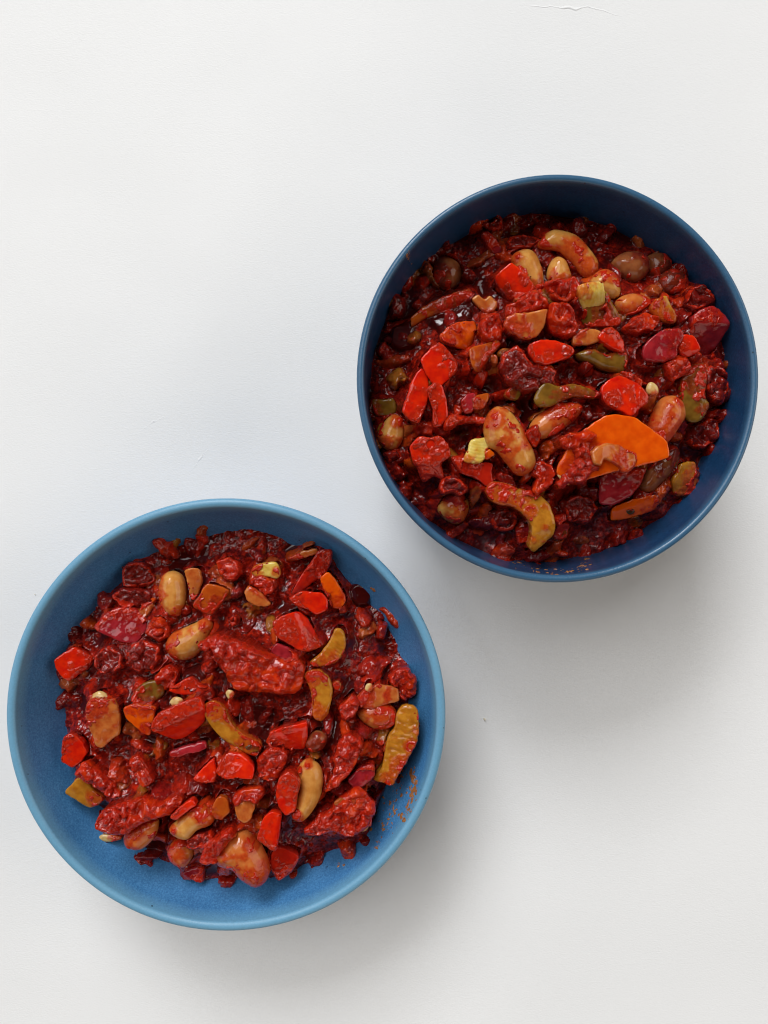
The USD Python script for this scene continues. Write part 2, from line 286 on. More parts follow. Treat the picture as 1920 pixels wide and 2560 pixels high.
P('A2','rbean','reddish bean under sauce to the right of the celery stub','530,1060 580,1010 680,990 760,1020 790,1060 740,1110 640,1160 560,1130',4.0,sauce=.55)
P('A2','celery','olive celery chip half coated in sauce, right side of navy bowl','800,1090 840,1050 905,1020 945,1080 985,1150 990,1220 900,1215 810,1150',4.4,coat=[(850,1100,60)])
P('A2','tomato','bumpy red tomato dice below the olive celery chip in navy bowl','580,1270 640,1200 770,1145 870,1190 850,1260 770,1310 680,1330',4.6)
P('A2','tomato','soft red tomato scrap between small tan bean and celery stub','-60,930 20,880 100,900 180,840 235,910 230,960 160,1040 60,1060 -20,1040',3.6)
P('A2','dbean','sauce-covered bean by the right wall above the purple onion chunk','880,900 920,820 1000,785 1080,830 1110,900 1060,960 960,980 890,960',3.2,sauce=.75)
P('A2','ponion','large dark purple-red onion chunk with a red top by right wall','1110,1200 1190,1130 1270,1105 1340,1140 1430,1240 1390,1370 1320,1470 1210,1480 1130,1340',5.5,er=1.2,side=7,coat=[(1270,1170,110)],sauce=.15,folds=[(1130,1240,1440,1245,.9)])
P('A2','dtomato','lumpy maroon tomato bank above the purple-red onion chunk','1080,960 1200,920 1290,1010 1330,1110 1240,1110 1140,1160 1060,1080',3.8)
P('A2','ponion','broad glossy magenta onion sheet on the right half of navy bowl','740,1400 880,1290 1010,1285 1060,1330 1010,1420 1010,1500 900,1535 750,1530 720,1470',6.6,er=.8,sauce=.25,tilt=(-60,.2))
P('A2','pepper','bright red pepper flake tucked on the magenta onion sheet','1000,1370 1050,1330 1130,1340 1192,1450 1100,1500 1040,1470',7.2,sauce=.25,folds=[(1030,1480,1190,1440,.6)])
P('A2','tomato','orange-red tomato lump under the red pepper flake on the right','910,1560 980,1500 1080,1490 1110,1570 1080,1640 990,1690 930,1650',5.2)
P('A2','onion','pale pinkish onion curl at the centre of navy bowl','170,1350 250,1285 340,1280 405,1315 395,1375 300,1400 230,1400 170,1400',6.8,coat=[(220,1400,30)],sauce=.15)
P('A2','pepper','soft red strip crossing beside the pale onion curl','360,1350 420,1290 480,1268 540,1320 580,1400 580,1465 510,1440 430,1400',7.0,sauce=.6,er=1.6)
P('A2','dcelery','olive-brown flat bean-like celery piece below the pale onion curl','205,1480 250,1460 320,1440 440,1480 590,1470 608,1550 560,1620 450,1600 330,1545 230,1510',5.0,er=2.2,ed=1.8,sauce=.1)
P('A1','onion','translucent amber onion square on red tomato, upper centre of navy bowl','1225,1190 1330,1160 1440,1150 1560,1120 1545,1220 1480,1340 1390,1355 1290,1320 1220,1260',7.6,er=.8,side=2,sauce=.35,tilt=(-90,.15))
P('A1','tomato','bright orange-red tomato flap above the amber onion square','1240,1100 1310,1060 1400,1000 1480,965 1560,1060 1580,1120 1440,1160 1320,1170 1230,1190',7.4,tilt=(-70,.1))
P('A2','tomato','orange-red tomato wedge left of the pale onion curl','-20,1080 60,1075 130,1080 180,1170 215,1270 190,1330 120,1340 0,1300 -40,1220',7.0,er=1.6,tilt=(-60,.2))
P('A1','onion','small translucent onion scrap beside the dark pool in navy bowl','955,1040 1010,1008 1060,1050 1100,1010 1165,1080 1135,1140 1060,1150 1010,1095',2.6,sauce=.15,er=.8)
P('A1','carrot','orange carrot block with sauced left end at pool edge','700,1340 760,1280 850,1230 975,1215 1000,1270 960,1400 900,1440 820,1420 720,1395',4.6,er=1.1,coat=[(770,1370,80),(850,1300,40)],folds=[(840,1430,1000,1300,.6)])
P('A1','tomato','ragged red tomato ridge left of the amber onion square','1010,1240 1110,1150 1170,1160 1215,1260 1200,1370 1100,1400 1030,1360',6.0)
P('A1','dcarrot','dark orange strip leaning below the red tomato ridge','930,1445 1060,1400 1170,1365 1195,1400 1110,1480 1030,1610 990,1620 950,1560',5.4,sauce=.45,folds=[(960,1600,1190,1410,.8)])
P('A1','pepper','large bright red pepper square on the left of navy bowl','545,1530 620,1450 700,1390 770,1460 845,1560 830,1620 710,1740 640,1710 590,1640',6.4,sauce=.08,coat=[(820,1600,50)],tilt=(-40,.1))
P('A3','pepper','long upright red pepper strip against left side of navy bowl','430,190 470,60 520,-30 560,-60 600,0 612,120 595,220 560,300 530,375 470,350 400,280',5.6,sauce=.05,coat=[(440,60,40)],folds=[(545,370,600,160,.9),(480,20,410,270,.5)][1:],tilt=(-30,.12))
P('A3','pepper','narrow bumpy red pepper strip right of the long upright strip','600,110 665,55 720,80 760,240 765,330 700,400 650,400 655,270 620,170',5.6,sauce=.55,er=1.4)
P('A1','pepper','flat bright red pepper disc at the centre of navy bowl','1405,1425 1470,1378 1600,1372 1730,1415 1780,1450 1750,1500 1640,1535 1560,1560 1470,1545 1420,1490',7.2,sauce=.0,coat=[(1710,1450,60),(1500,1530,40)],er=.9,folds=[(1410,1440,1770,1470,.25)][:0])
P('A1','dtomato','big crinkled dull red tomato skin in the middle of navy bowl','1200,1480 1330,1400 1420,1540 1560,1580 1640,1600 1600,1740 1400,1790 1260,1730 1180,1600',5.6,er=3,pulp=.7)
P('A3','ponion','small glassy onion flake with purple tint left of centre, navy bowl','870,200 915,140 990,130 1000,200 960,285 900,295',6.0,sauce=.2,er=.7)
P('A3','dcarrot','small dull orange dice beside the purple-tinted onion flake','960,190 1030,140 1095,130 1090,195 1040,260 975,270',5.8,sauce=.4)
P('A3','tomato','ragged tomato arch hanging over the dark hollow in navy bowl','730,370 800,300 900,320 1060,330 1075,390 960,365 860,375 780,420 740,440',5.4,er=1.4)
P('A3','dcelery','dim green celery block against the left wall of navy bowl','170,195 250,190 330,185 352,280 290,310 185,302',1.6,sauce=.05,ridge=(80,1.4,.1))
P('A3','bean','pale bean pressed to the lower left wall of navy bowl','212,475 250,375 330,305 400,340 410,440 390,520 330,575 265,565',3.6,coat=[(380,350,80)],sauce=.1)
P('A3','pepper','knobbly sauced red pepper cube, lower left of navy bowl','460,560 540,480 620,500 700,480 770,560 780,640 700,690 745,830 660,785 570,845 530,740 480,650',6.0,sauce=.7,er=1.8,pulp=.35,bare=[(625,545,35)],folds=[(520,690,770,690,.5)])
P('A3','pcelery','small pale celery end with bright fibres left of the giant bean','955,512 1020,498 1088,500 1090,580 1060,655 1010,692 898,672 925,590',6.4,ridge=(85,1.1,.25),sauce=.08,er=.8,coat=[(1085,600,30)])
P('A3','carrot','tiny orange wedge stuck to the pale celery end','1055,620 1098,580 1142,632 1070,660',5.8,sauce=.3)
P('A3','dpepper','dark red pepper skin below the small pale celery end','785,650 880,640 1000,690 1130,695 1112,760 1135,860 1080,880 1000,812 870,780',5.0,sauce=.4)
P('A3','bean','giant mottled cream bean, largest in navy bowl, near its centre','1072,420 1085,340 1130,265 1190,235 1280,280 1350,370 1410,490 1470,620 1470,710 1400,775 1330,768 1250,680 1180,590 1110,550 1080,480',8.0,coat=[(1130,330,110),(1200,540,50),(1290,400,35)],bare=[(1290,320,60),(1400,650,90)],sauce=.30,fat=.75)
P('A3','tomato','thin red tomato strip clinging to right side of giant bean','1390,430 1480,385 1505,500 1475,570 1420,520',6.0,er=1.2)
P('A4','rbean','long tan-brown bean right of the giant bean','-160,400 -90,310 60,225 200,212 255,248 200,330 100,410 0,470 -110,480',5.2,coat=[(30,280,90)],sauce=.3,fat=.8)
P('A3','dcelery','curved dark olive celery crescent above the tan-brown bean','1455,185 1490,100 1560,55 1650,80 1790,65 1950,125 1930,175 1760,160 1650,205 1570,240 1490,238',6.2,er=1.4,sauce=.15,coat=[(1700,100,50)])
P('A3','dcelery','tiny olive celery scrap above the giant bean','1225,140 1280,80 1350,110 1320,185 1250,170',5.2,sauce=.2)
P('A3','bean','bean with a red sauce cap standing at lower left of navy bowl','697,1060 730,980 800,930 880,935 935,1000 930,1080 890,1155 825,1175 745,1130',3.4,coat=[(810,960,110),(880,1040,50)],sauce=.15,fat=1.0)
P('A3','dtomato','dull red tomato slump above the bean with a red sauce cap','690,850 780,790 880,830 930,900 880,960 790,930 720,950',4.6)
P('A3','celery','large curved celery crescent with cut end near bottom of navy bowl','1120,850 1230,860 1330,900 1440,920 1540,980 1600,1070 1625,1190 1610,1270 1540,1340 1470,1402 1428,1370 1442,1270 1430,1180 1360,1090 1280,1040 1180,1020 1090,970 1070,905',7.5,er=1.5,side=5,pulp=.3,coat=[(1150,940,110),(1420,1080,60)],sauce=.25,folds=[(1430,1240,1620,1180,.35)])
P('A3','tomato','red tomato strip running down right of the giant bean base','1420,770 1500,670 1590,720 1582,860 1540,915 1480,960 1450,900 1500,805',6.0,er=1.6)
P('A3','ponion','dim maroon onion corner below the large celery crescent','1305,1230 1420,1195 1442,1300 1330,1352',1.6)
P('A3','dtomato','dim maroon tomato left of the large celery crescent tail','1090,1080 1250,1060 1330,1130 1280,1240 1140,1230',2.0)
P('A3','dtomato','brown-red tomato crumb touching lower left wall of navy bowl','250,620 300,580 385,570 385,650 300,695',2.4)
P('A4','pepper','glossy red pepper cube with bright right face, right of centre','390,90 470,20 560,-5 700,65 765,150 772,205 690,262 640,322 560,280 470,242 412,190',7.2,sauce=.1,coat=[(480,190,90)],folds=[(640,300,770,140,.35),(400,190,640,300,.4)][:1])
P('A4','tomato','small red-orange tomato scrap behind the glossy red pepper cube','555,-40 630,-40 745,25 725,92 680,70 600,20',6.6,er=1)
P('A4','seed','pale green seed beside the glossy red pepper cube','760,100 775,60 805,48 845,80 852,130 810,152 772,132',6.2)
P('A4','rbean','upright smooth orange bean at right of navy bowl above carrot','800,430 830,320 870,220 930,160 1010,148 1075,205 1095,290 1050,390 980,485 920,530 850,495',6.6,sauce=.2,coat=[(1030,200,55)],fat=.9)
P('A4','dbean','brown split bean tucked under the right tip of the carrot','715,870 800,725 900,615 960,550 1015,568 1032,650 970,760 880,860 790,925',2.6,sauce=.15)
P('A4','carrot','large bright orange carrot slice at lower right of navy bowl','45,770 70,680 150,550 250,440 340,370 420,322 500,312 650,330 790,430 915,520 943,645 800,690 660,722 500,760 400,790 200,850 90,820',8.6,side=4,sauce=.0,coat=[(190,520,120),(230,690,160),(330,620,100),(60,520,60)],tilt=(-100,.12))
P('A4','tomato','red sauce heap lying over the left of the large carrot slice','60,520 140,450 300,430 360,480 300,560 330,660 360,740 270,850 140,850 100,910 40,860 130,780 200,680 180,590 90,570',9.6,er=1.6,side=2,pulp=.6)
P('A4','onion','glossy translucent onion crescent lying on the large carrot slice','300,620 350,560 450,528 570,560 690,615 695,670 650,742 580,775 540,720 420,655 385,720 330,695',10.6,er=1.0,side=2,sauce=.25,ed=1.2)
P('A4','seed','tiny cream shred at lower left tip of the carrot slice','48,788 80,790 115,822 138,866 105,850 70,820',10.4)
P('A4','ponion','dark purple onion sheet hanging below the large carrot slice','380,785 560,760 740,735 705,850 640,960 500,1030 398,1022',5.0,er=.8,sauce=.35,tilt=(-90,.35))
P('A4','carrot','orange carrot stick with a dark herb fleck near bottom right wall','482,1055 600,1000 820,948 848,1000 840,1060 700,1112 560,1148 490,1150',4.2,sauce=.10,folds=[(490,1080,840,1005,.35)])
P('A4','hseed','dark herb fleck on the orange carrot stick','600,1075 630,1062 660,1080 640,1100 612,1098',4.5)
P('A4','celery','small olive celery cube by the lower right wall of navy bowl','965,820 1000,760 1030,700 1128,688 1152,750 1168,865 1140,942 1010,945 970,870',3.6,sauce=.3,coat=[(1140,850,50)],folds=[(990,840,1160,800,.35)],ridge=(10,1.3,.12))
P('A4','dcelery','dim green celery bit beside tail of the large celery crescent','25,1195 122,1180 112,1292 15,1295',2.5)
P('A4','tomato','little red tomato shred by tail of the large celery crescent','15,1120 120,1098 118,1150 50,1195',5.4,er=.8)
P('A4','dtomato','lumpy tomato with shiny red crown by the right wall','1210,20 1260,-80 1340,-70 1420,0 1425,110 1380,220 1290,210 1230,130',5.4)
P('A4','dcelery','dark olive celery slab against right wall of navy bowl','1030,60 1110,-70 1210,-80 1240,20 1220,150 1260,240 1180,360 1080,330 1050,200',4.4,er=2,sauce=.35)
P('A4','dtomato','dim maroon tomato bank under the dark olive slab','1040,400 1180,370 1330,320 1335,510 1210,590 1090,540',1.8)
P('A4','dtomato','dim red tomato piece above the orange carrot stick, left side','60,1000 180,940 320,960 380,1060 280,1180 120,1150',2.4)
# ---- light blue bowl
P('B1','pepper','red pepper cube against the left wall of the light blue bowl','405,1270 470,1225 540,1180 610,1225 682,1270 640,1340 580,1380 512,1432 465,1390 420,1325',4.6,sauce=.2,folds=[(500,1400,660,1290,.6)])
P('B1','bean','smooth tan bean with a shiny spot, top left of blue bowl','1155,760 1180,665 1250,625 1320,660 1348,750 1345,860 1300,950 1235,955 1180,890 1158,820',5.0,sauce=.1,coat=[(1310,930,60)],fat=.95)
P('B1','onion','narrow tan onion wedge right of the smooth tan bean','1368,610 1420,590 1482,600 1492,700 1450,822 1410,832 1392,720',4.4,sauce=.1,er=.7)
P('B1','bean','cream bean with orange sauced end left of the big tomato','1208,1190 1240,1110 1330,1060 1420,1020 1500,985 1545,1030 1510,1130 1450,1230 1390,1278 1300,1285 1235,1245',5.4,coat=[(1270,1120,90),(1500,1020,60)],bare=[(1380,1170,90)],sauce=.15)
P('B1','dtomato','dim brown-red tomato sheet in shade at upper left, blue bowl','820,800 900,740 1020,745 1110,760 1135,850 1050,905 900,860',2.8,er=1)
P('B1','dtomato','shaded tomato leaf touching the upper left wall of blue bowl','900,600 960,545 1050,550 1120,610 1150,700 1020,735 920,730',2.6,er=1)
P('B1','ponion','dark plum onion sheet with red lower edge, left of blue bowl','690,1040 780,930 860,885 1000,900 1080,980 1080,1060 1010,1150 900,1140 800,1090',4.0,er=.8,sauce=.4,tilt=(60,.15))
P('B1','tomato','crimson tomato nub beside the dark plum onion sheet','1080,1070 1110,970 1190,955 1240,1040 1240,1100 1160,1135 1095,1100',4.6)
P('B1','dtomato','dark wet tomato lump right of the left wall pepper cube','690,1240 790,1170 890,1240 915,1330 820,1400 710,1360',4.0)
P('B1','dtomato','dim purple-red tomato below the cream bean in blue bowl','930,1180 1040,1130 1180,1180 1200,1290 1080,1380 960,1340',3.4)
P('B1','tomato','red tomato heap below and left of the cream bean','1130,1400 1220,1310 1320,1345 1290,1480 1190,1525',4.6)
P('B1','dcelery','murky olive celery piece left of the red rim of tomato','980,1560 1060,1450 1180,1440 1205,1530 1090,1605',3.4,sauce=.4)
P('B1','seed','round pale bean tip peeking out at left of blue bowl','655,1580 690,1528 740,1513 790,1550 770,1610 700,1640',5.0)
P('B3','onion','brown translucent onion block at left of blue bowl with dark spot','635,10 650,-60 700,-110 800,-90 860,-110 885,0 880,170 800,222 740,285 690,265 645,110',5.4,sauce=.35,er=1,tilt=(-100,.2))
P('B1','pepper','thin vivid red pepper edge below the small dark pool','1245,1498 1330,1445 1410,1400 1470,1455 1560,1488 1500,1522 1350,1532',5.4,sauce=.4,er=1,coat=[(1410,1440,60)])
P('B3','carrot','orange carrot wedge left of the big curved red pepper','915,-30 1000,-60 1160,-40 1130,60 1095,190 1010,130 930,50',5.6,sauce=.15,coat=[(1080,120,60)],tilt=(-100,.2))
P('B3','pepper','big curved vivid red pepper with glossy front, centre of blue bowl','1115,120 1160,20 1280,-40 1400,-90 1480,-110 1515,-10 1490,100 1400,180 1330,232 1265,242 1190,185',7.6,sauce=.0,coat=[(1290,10,100),(1180,100,50),(1420,-40,60)],folds=[(1180,130,1490,-20,.8)],side=5)
P('B1','seed','cream garlic fleck lying on the big curved red pepper','1255,1590 1290,1555 1340,1565 1345,1610 1300,1625',8.6,er=.5)
P('B1','dcarrot','amber carrot wedge under sauce right of the tan onion wedge','1480,800 1500,755 1540,705 1640,735 1700,760 1640,850 1560,950 1470,900 1425,870',3.6,sauce=.5,er=.8)
P('B2','tomato','rounded red tomato blob behind the small yellow celery dice','-60,540 20,515 110,560 135,640 60,690 -40,650',4.2)
P('B2','pcelery','small yellow celery dice near the top of blue bowl','203,612 260,568 380,553 412,620 392,668 310,655 232,652',4.8,sauce=.15,coat=[(390,620,45)],ridge=(70,1.6,.1))
P('B2','tomato','small red tomato bead row below the yellow celery dice','190,700 260,650 350,690 372,760 330,792 250,742',4.2,er=1.2)
P('B2','onion','greyish glossy onion petal in the upper middle of blue bowl','150,770 185,720 280,790 350,870 260,885 175,840',4.6,sauce=.15,er=.8)
P('B2','dpepper','large folded dark red pepper skin by the upper right wall','500,780 560,660 640,560 700,465 800,455 790,540 740,650 640,710 560,780',5.4,sauce=.45,er=.8,folds=[(520,760,740,480,.4)])
P('B2','onion','brownish translucent onion strip lying on the folded pepper skin','480,520 580,470 690,450 690,485 600,520 500,530',5.0,sauce=.3,er=.7)
P('B2','carrot','orange carrot stick leaning at the upper right of blue bowl','712,665 770,618 830,685 905,835 862,890 800,892 758,790',5.8,sauce=.3,tilt=(-60,.15),folds=[(905,840,830,690,.5)])
P('B2','pepper','vivid red pepper triangle below the leaning carrot stick','483,820 570,768 720,778 765,830 762,900 690,945 620,900 535,870',5.6,sauce=.3,er=1.1,pulp=.25)
P('B2','pepper','red pepper cube with dull top and bright right face','362,990 430,950 540,915 610,980 680,1110 712,1190 620,1212 560,1205 480,1150 388,1090',6.0,sauce=.0,coat=[(450,1060,130)],folds=[(640,1200,530,930,.8)])
P('B2','celery','ribbed olive celery crescent in sauce, right of blue bowl','640,1290 720,1220 790,1120 830,1045 885,1070 895,1180 850,1265 790,1305 700,1322',5.0,ridge=(60,1.5,.25),sauce=.1,er=1)
P('B2','dtomato','round maroon tomato bead in the upper middle of blue bowl','20,985 60,935 105,950 110,1000 60,1030',4.0,er=1.5)
P('B2','ponion','shiny mauve onion flake beside the ribbed olive celery','340,1210 385,1150 470,1180 565,1255 520,1295 430,1290',5.6,sauce=.25,er=.7)
P('B2','tomato','largest bright red pulpy tomato in the centre of blue bowl','-190,1150 -60,1085 60,1120 190,1170 280,1220 380,1270 560,1290 592,1360 580,1450 540,1540 400,1560 320,1530 180,1525 80,1500 20,1420 -30,1310 -110,1240',7.4,er=3.5,ed=3,pulp=.75,sauce=.5,lump=1.2)
P('B2','celery','amber translucent celery strip right of the dark smooth pool','600,1385 680,1350 765,1400 800,1490 790,1585 770,1660 720,1720 660,1690 660,1600 640,1480',6.2,sauce=.3,er=1.4,pulp=.3)
P('B2','seed','cream seed at lower tip of the largest pulpy tomato','12,1525 30,1500 62,1510 66,1545 35,1562',7.0)
P('B2','seed','pale seed on the tomato cluster near the right wall','1045,1490 1060,1455 1090,1455 1095,1490 1070,1508',8.8)
P('B2','onion','tiny tan onion cube between two celery pieces at right','805,1450 840,1435 865,1455 855,1500 815,1495',5.2,er=.4)
P('B2','tomato','red tomato block touching the right wall of blue bowl','1215,1400 1280,1340 1370,1335 1420,1420 1422,1540 1340,1572 1260,1490',6.6,er=1.4)
P('B2','onion','rosy translucent onion lump in the cluster by right wall','970,1560 1050,1490 1140,1455 1290,1490 1300,1590 1200,1600 1110,1640 1010,1620',7.4,sauce=.45,er=2)
P('B2','tomato','orange-red strip pointing left from the rosy onion lump','850,1625 950,1530 1000,1590 970,1680 900,1740 870,1700',6.2,er=1.2)
P('B4','rbean','reddish brown bean below the rosy onion lump','985,20 1040,-40 1130,-50 1250,-10 1270,80 1200,135 1120,140 1030,90',5.0,sauce=.45)
P('B4','celery','large ribbed yellow-green celery slice on the right wall','1280,20 1330,-40 1420,-30 1442,60 1432,200 1370,330 1290,465 1235,540 1170,520 1110,500 1170,420 1195,300 1215,190 1265,120',7.0,ridge=(70,3.0,.35),sauce=.08,er=.7,side=5,coat=[(1390,250,60)],tilt=(150,.1))
P('B3','pepper','crimson pepper cube touching left wall below brown onion block','445,372 470,190 520,155 610,210 642,300 600,372 530,422 480,392',5.4,sauce=.3,folds=[(640,300,460,330,.5)][:0],tilt=(-110,.15))
P('B3','celery','yellow-ended celery stick at lower left wall of blue bowl','478,605 520,550 580,488 625,500 700,590 765,640 700,702 640,712 560,662',6.0,sauce=.0,coat=[(720,640,80)],er=.8)
P('B3','ponion','blackish purple onion sliver below the big curved pepper','1255,295 1330,268 1512,228 1525,282 1400,310 1280,335',5.0,sauce=.1,er=.6)
P('B3','tomato','upright red tomato strip at left of blue bowl','945,350 1020,318 1100,440 1125,530 1060,565 990,455',6.2,er=1.6)
P('B3','tomato','bumpy red tomato ridge above the yellow-ended celery stick','540,460 620,370 720,430 850,560 895,625 800,635 700,565 570,505',6.4,er=1.8,pulp=.6)
P('B3','tomato','wide pulpy tomato mass at lower left of blue bowl','700,820 760,740 900,690 1050,640 1180,690 1290,640 1340,680 1250,780 1160,790 1060,830 960,880 920,920 800,900 720,870',7.0,er=3,pulp=.7,lump=1.2)
P('B3','rbean','orange bean end under sauce at lower left edge','905,945 950,880 1060,825 1145,835 1120,950 1020,1042 920,1022',6.6,sauce=.5,coat=[(1000,890,70)])
P('B3','seed','cream onion sliver poking out at lower left wall','725,945 760,915 860,930 890,945 800,965',4.0,fat=.5)
P('B3','bean','pink-cream bean with bare middle at bottom left of stew','1245,890 1300,830 1380,760 1480,710 1565,790 1545,850 1450,890 1375,960 1300,950',7.4,sauce=.2,coat=[(1500,770,75),(1270,890,50)],bare=[(1375,850,70)],fat=.75)
P('B3','pepper','narrow vivid red strip above the pink-cream bean','1260,780 1330,710 1415,648 1455,690 1380,740 1300,805',8.2,sauce=.35)
P('B4','dcarrot','flat amber carrot piece right of the pink-cream bean','-95,720 -40,620 20,640 45,740 -20,805 -75,792',5.0,sauce=.25)
P('B3','rbean','small orange bean at the bottom edge left of the big bean','1228,1070 1270,990 1350,965 1405,1040 1400,1110 1345,1172 1265,1145',4.4,sauce=.4)
P('B3','dtomato','brown-red tomato nubs above the small orange bean','1370,960 1480,900 1580,880 1600,960 1500,1010 1400,1020',5.0)
P('B3','tomato','rough red tomato clump left of the big reddish bean','1470,1110 1550,980 1640,900 1710,860 1740,920 1660,1000 1600,1130 1530,1155',6.6)
P('B3','ponion','dull purple pepper tip at the bottom wall of blue bowl','1345,1200 1420,1160 1515,1150 1500,1272 1420,1250',1.4)
P('B4','pepper','pinkish shiny red pepper cube in the lower centre','-60,450 -15,355 30,310 140,325 222,405 216,495 110,487 0,492',7.4,sauce=.0,er=.7,tilt=(100,.18),folds=[(215,450,-50,420,.0)][:0])
P('B3','pepper','small red pepper point left of the pinkish shiny cube','1430,500 1500,420 1575,345 1600,440 1590,520 1500,525',6.4,sauce=.3,er=.8)
P('B4','pepper','vivid red pepper block right of the amber celery curl','310,230 345,150 420,120 500,105 622,60 614,190 592,300 480,302 332,262',6.8,sauce=.0,coat=[(470,115,50),(340,180,40)],folds=[(320,190,610,110,.35)],side=5)
P('B4','celery','amber celery curl running beside the dark smooth pool','-130,-60 -60,-80 10,-10 50,90 150,185 262,245 250,315 190,332 100,278 0,210 -80,120 -130,30',7.4,er=1.5,sauce=.3,pulp=.2,coat=[(-90,-20,60)])
P('B4','hseed','dark herb leaf on the end of the amber celery curl','160,262 195,250 200,268 172,280',8.0)
P('B4','bean','smooth tan kidney bean, right of lower centre in blue bowl','535,480 580,395 645,388 705,440 722,540 695,670 625,785 560,832 500,800 530,700 565,570',7.4,sauce=.0,coat=[(540,790,60),(620,400,35),(560,440,30)],fat=.9)
P('B4','pepper','red pepper flap leaning on the smooth tan kidney bean','382,630 410,490 480,438 565,505 535,640 522,740 450,782 400,700',8.2,sauce=.5,er=1,pulp=.3)
P('B4','tomato','rosy tomato lump above the smooth tan kidney bean','245,350 345,260 470,320 445,390 395,500 290,512 250,460',6.4)
P('B4','tomato','orange-red tomato scrap above the amber onion shard','45,650 170,570 275,565 300,620 235,690 190,640 80,710',6.4,er=1.2)
P('B4','onion','amber onion shard with fine veins in the lower centre','75,700 165,650 232,690 195,800 150,826 100,792',6.6,sauce=.0,er=.6,ridge=(0,1.2,.08))
P('B4','pepper','sauced red pepper slice above right of the big reddish bean','258,905 290,785 350,738 425,760 412,870 382,1045 330,1012 248,945',7.2,sauce=.35,folds=[(385,1030,400,760,.8)],pulp=.25)
P('B4','rbean','big reddish bean with a skin flap at the bottom of blue bowl','-95,1090 -20,985 80,922 180,945 255,1050 312,1200 292,1295 220,1342 120,1295 40,1215 -65,1175',7.6,sauce=.25,coat=[(200,1000,70),(200,1230,70)],bare=[(60,970,60)],fat=.85)
P('B4','tomato','long pulpy red tomato mass at lower right of blue bowl','590,880 700,780 800,720 860,640 980,560 1060,620 1130,720 1070,870 940,932 880,925 800,880 650,922',7.4,er=3,pulp=.7,lump=1.2)
P('B4','tomato','red-orange tomato ridge left of the big ribbed celery','745,600 820,440 830,250 920,170 1030,230 970,400 860,535 790,580',7.0,er=2.4,pulp=.6)
P('B4','ponion','plum onion flake beside the red-orange tomato ridge','915,500 1000,420 1105,395 1112,480 1030,560 955,570',7.0,sauce=.25,er=.7)
P('B4','onion','silvery onion arc on the long pulpy tomato mass','808,680 850,638 970,655 985,690 900,690 840,705',8.2,sauce=.05,er=.6,side=1.5)
P('B4','onion','pale peach onion tip at right end of the long tomato mass','1010,700 1080,660 1110,740 1060,880 1000,890 990,800',7.2,sauce=.3)
P('B4','dpepper','dark red pepper square at the bottom right of the stew','340,1150 350,1050 400,990 565,1070 495,1200 400,1265',4.8,sauce=.4,folds=[(400,1250,560,1080,.5)])
P('B4','dbean','brown bean half hidden right of the vivid red block','605,235 680,160 750,200 725,280 645,305',4.6,sauce=.4)
P('B4','dtomato','dull brown tomato lump left of the rosy tomato lump','245,470 330,430 400,480 380,510 270,505',5.4,er=1)


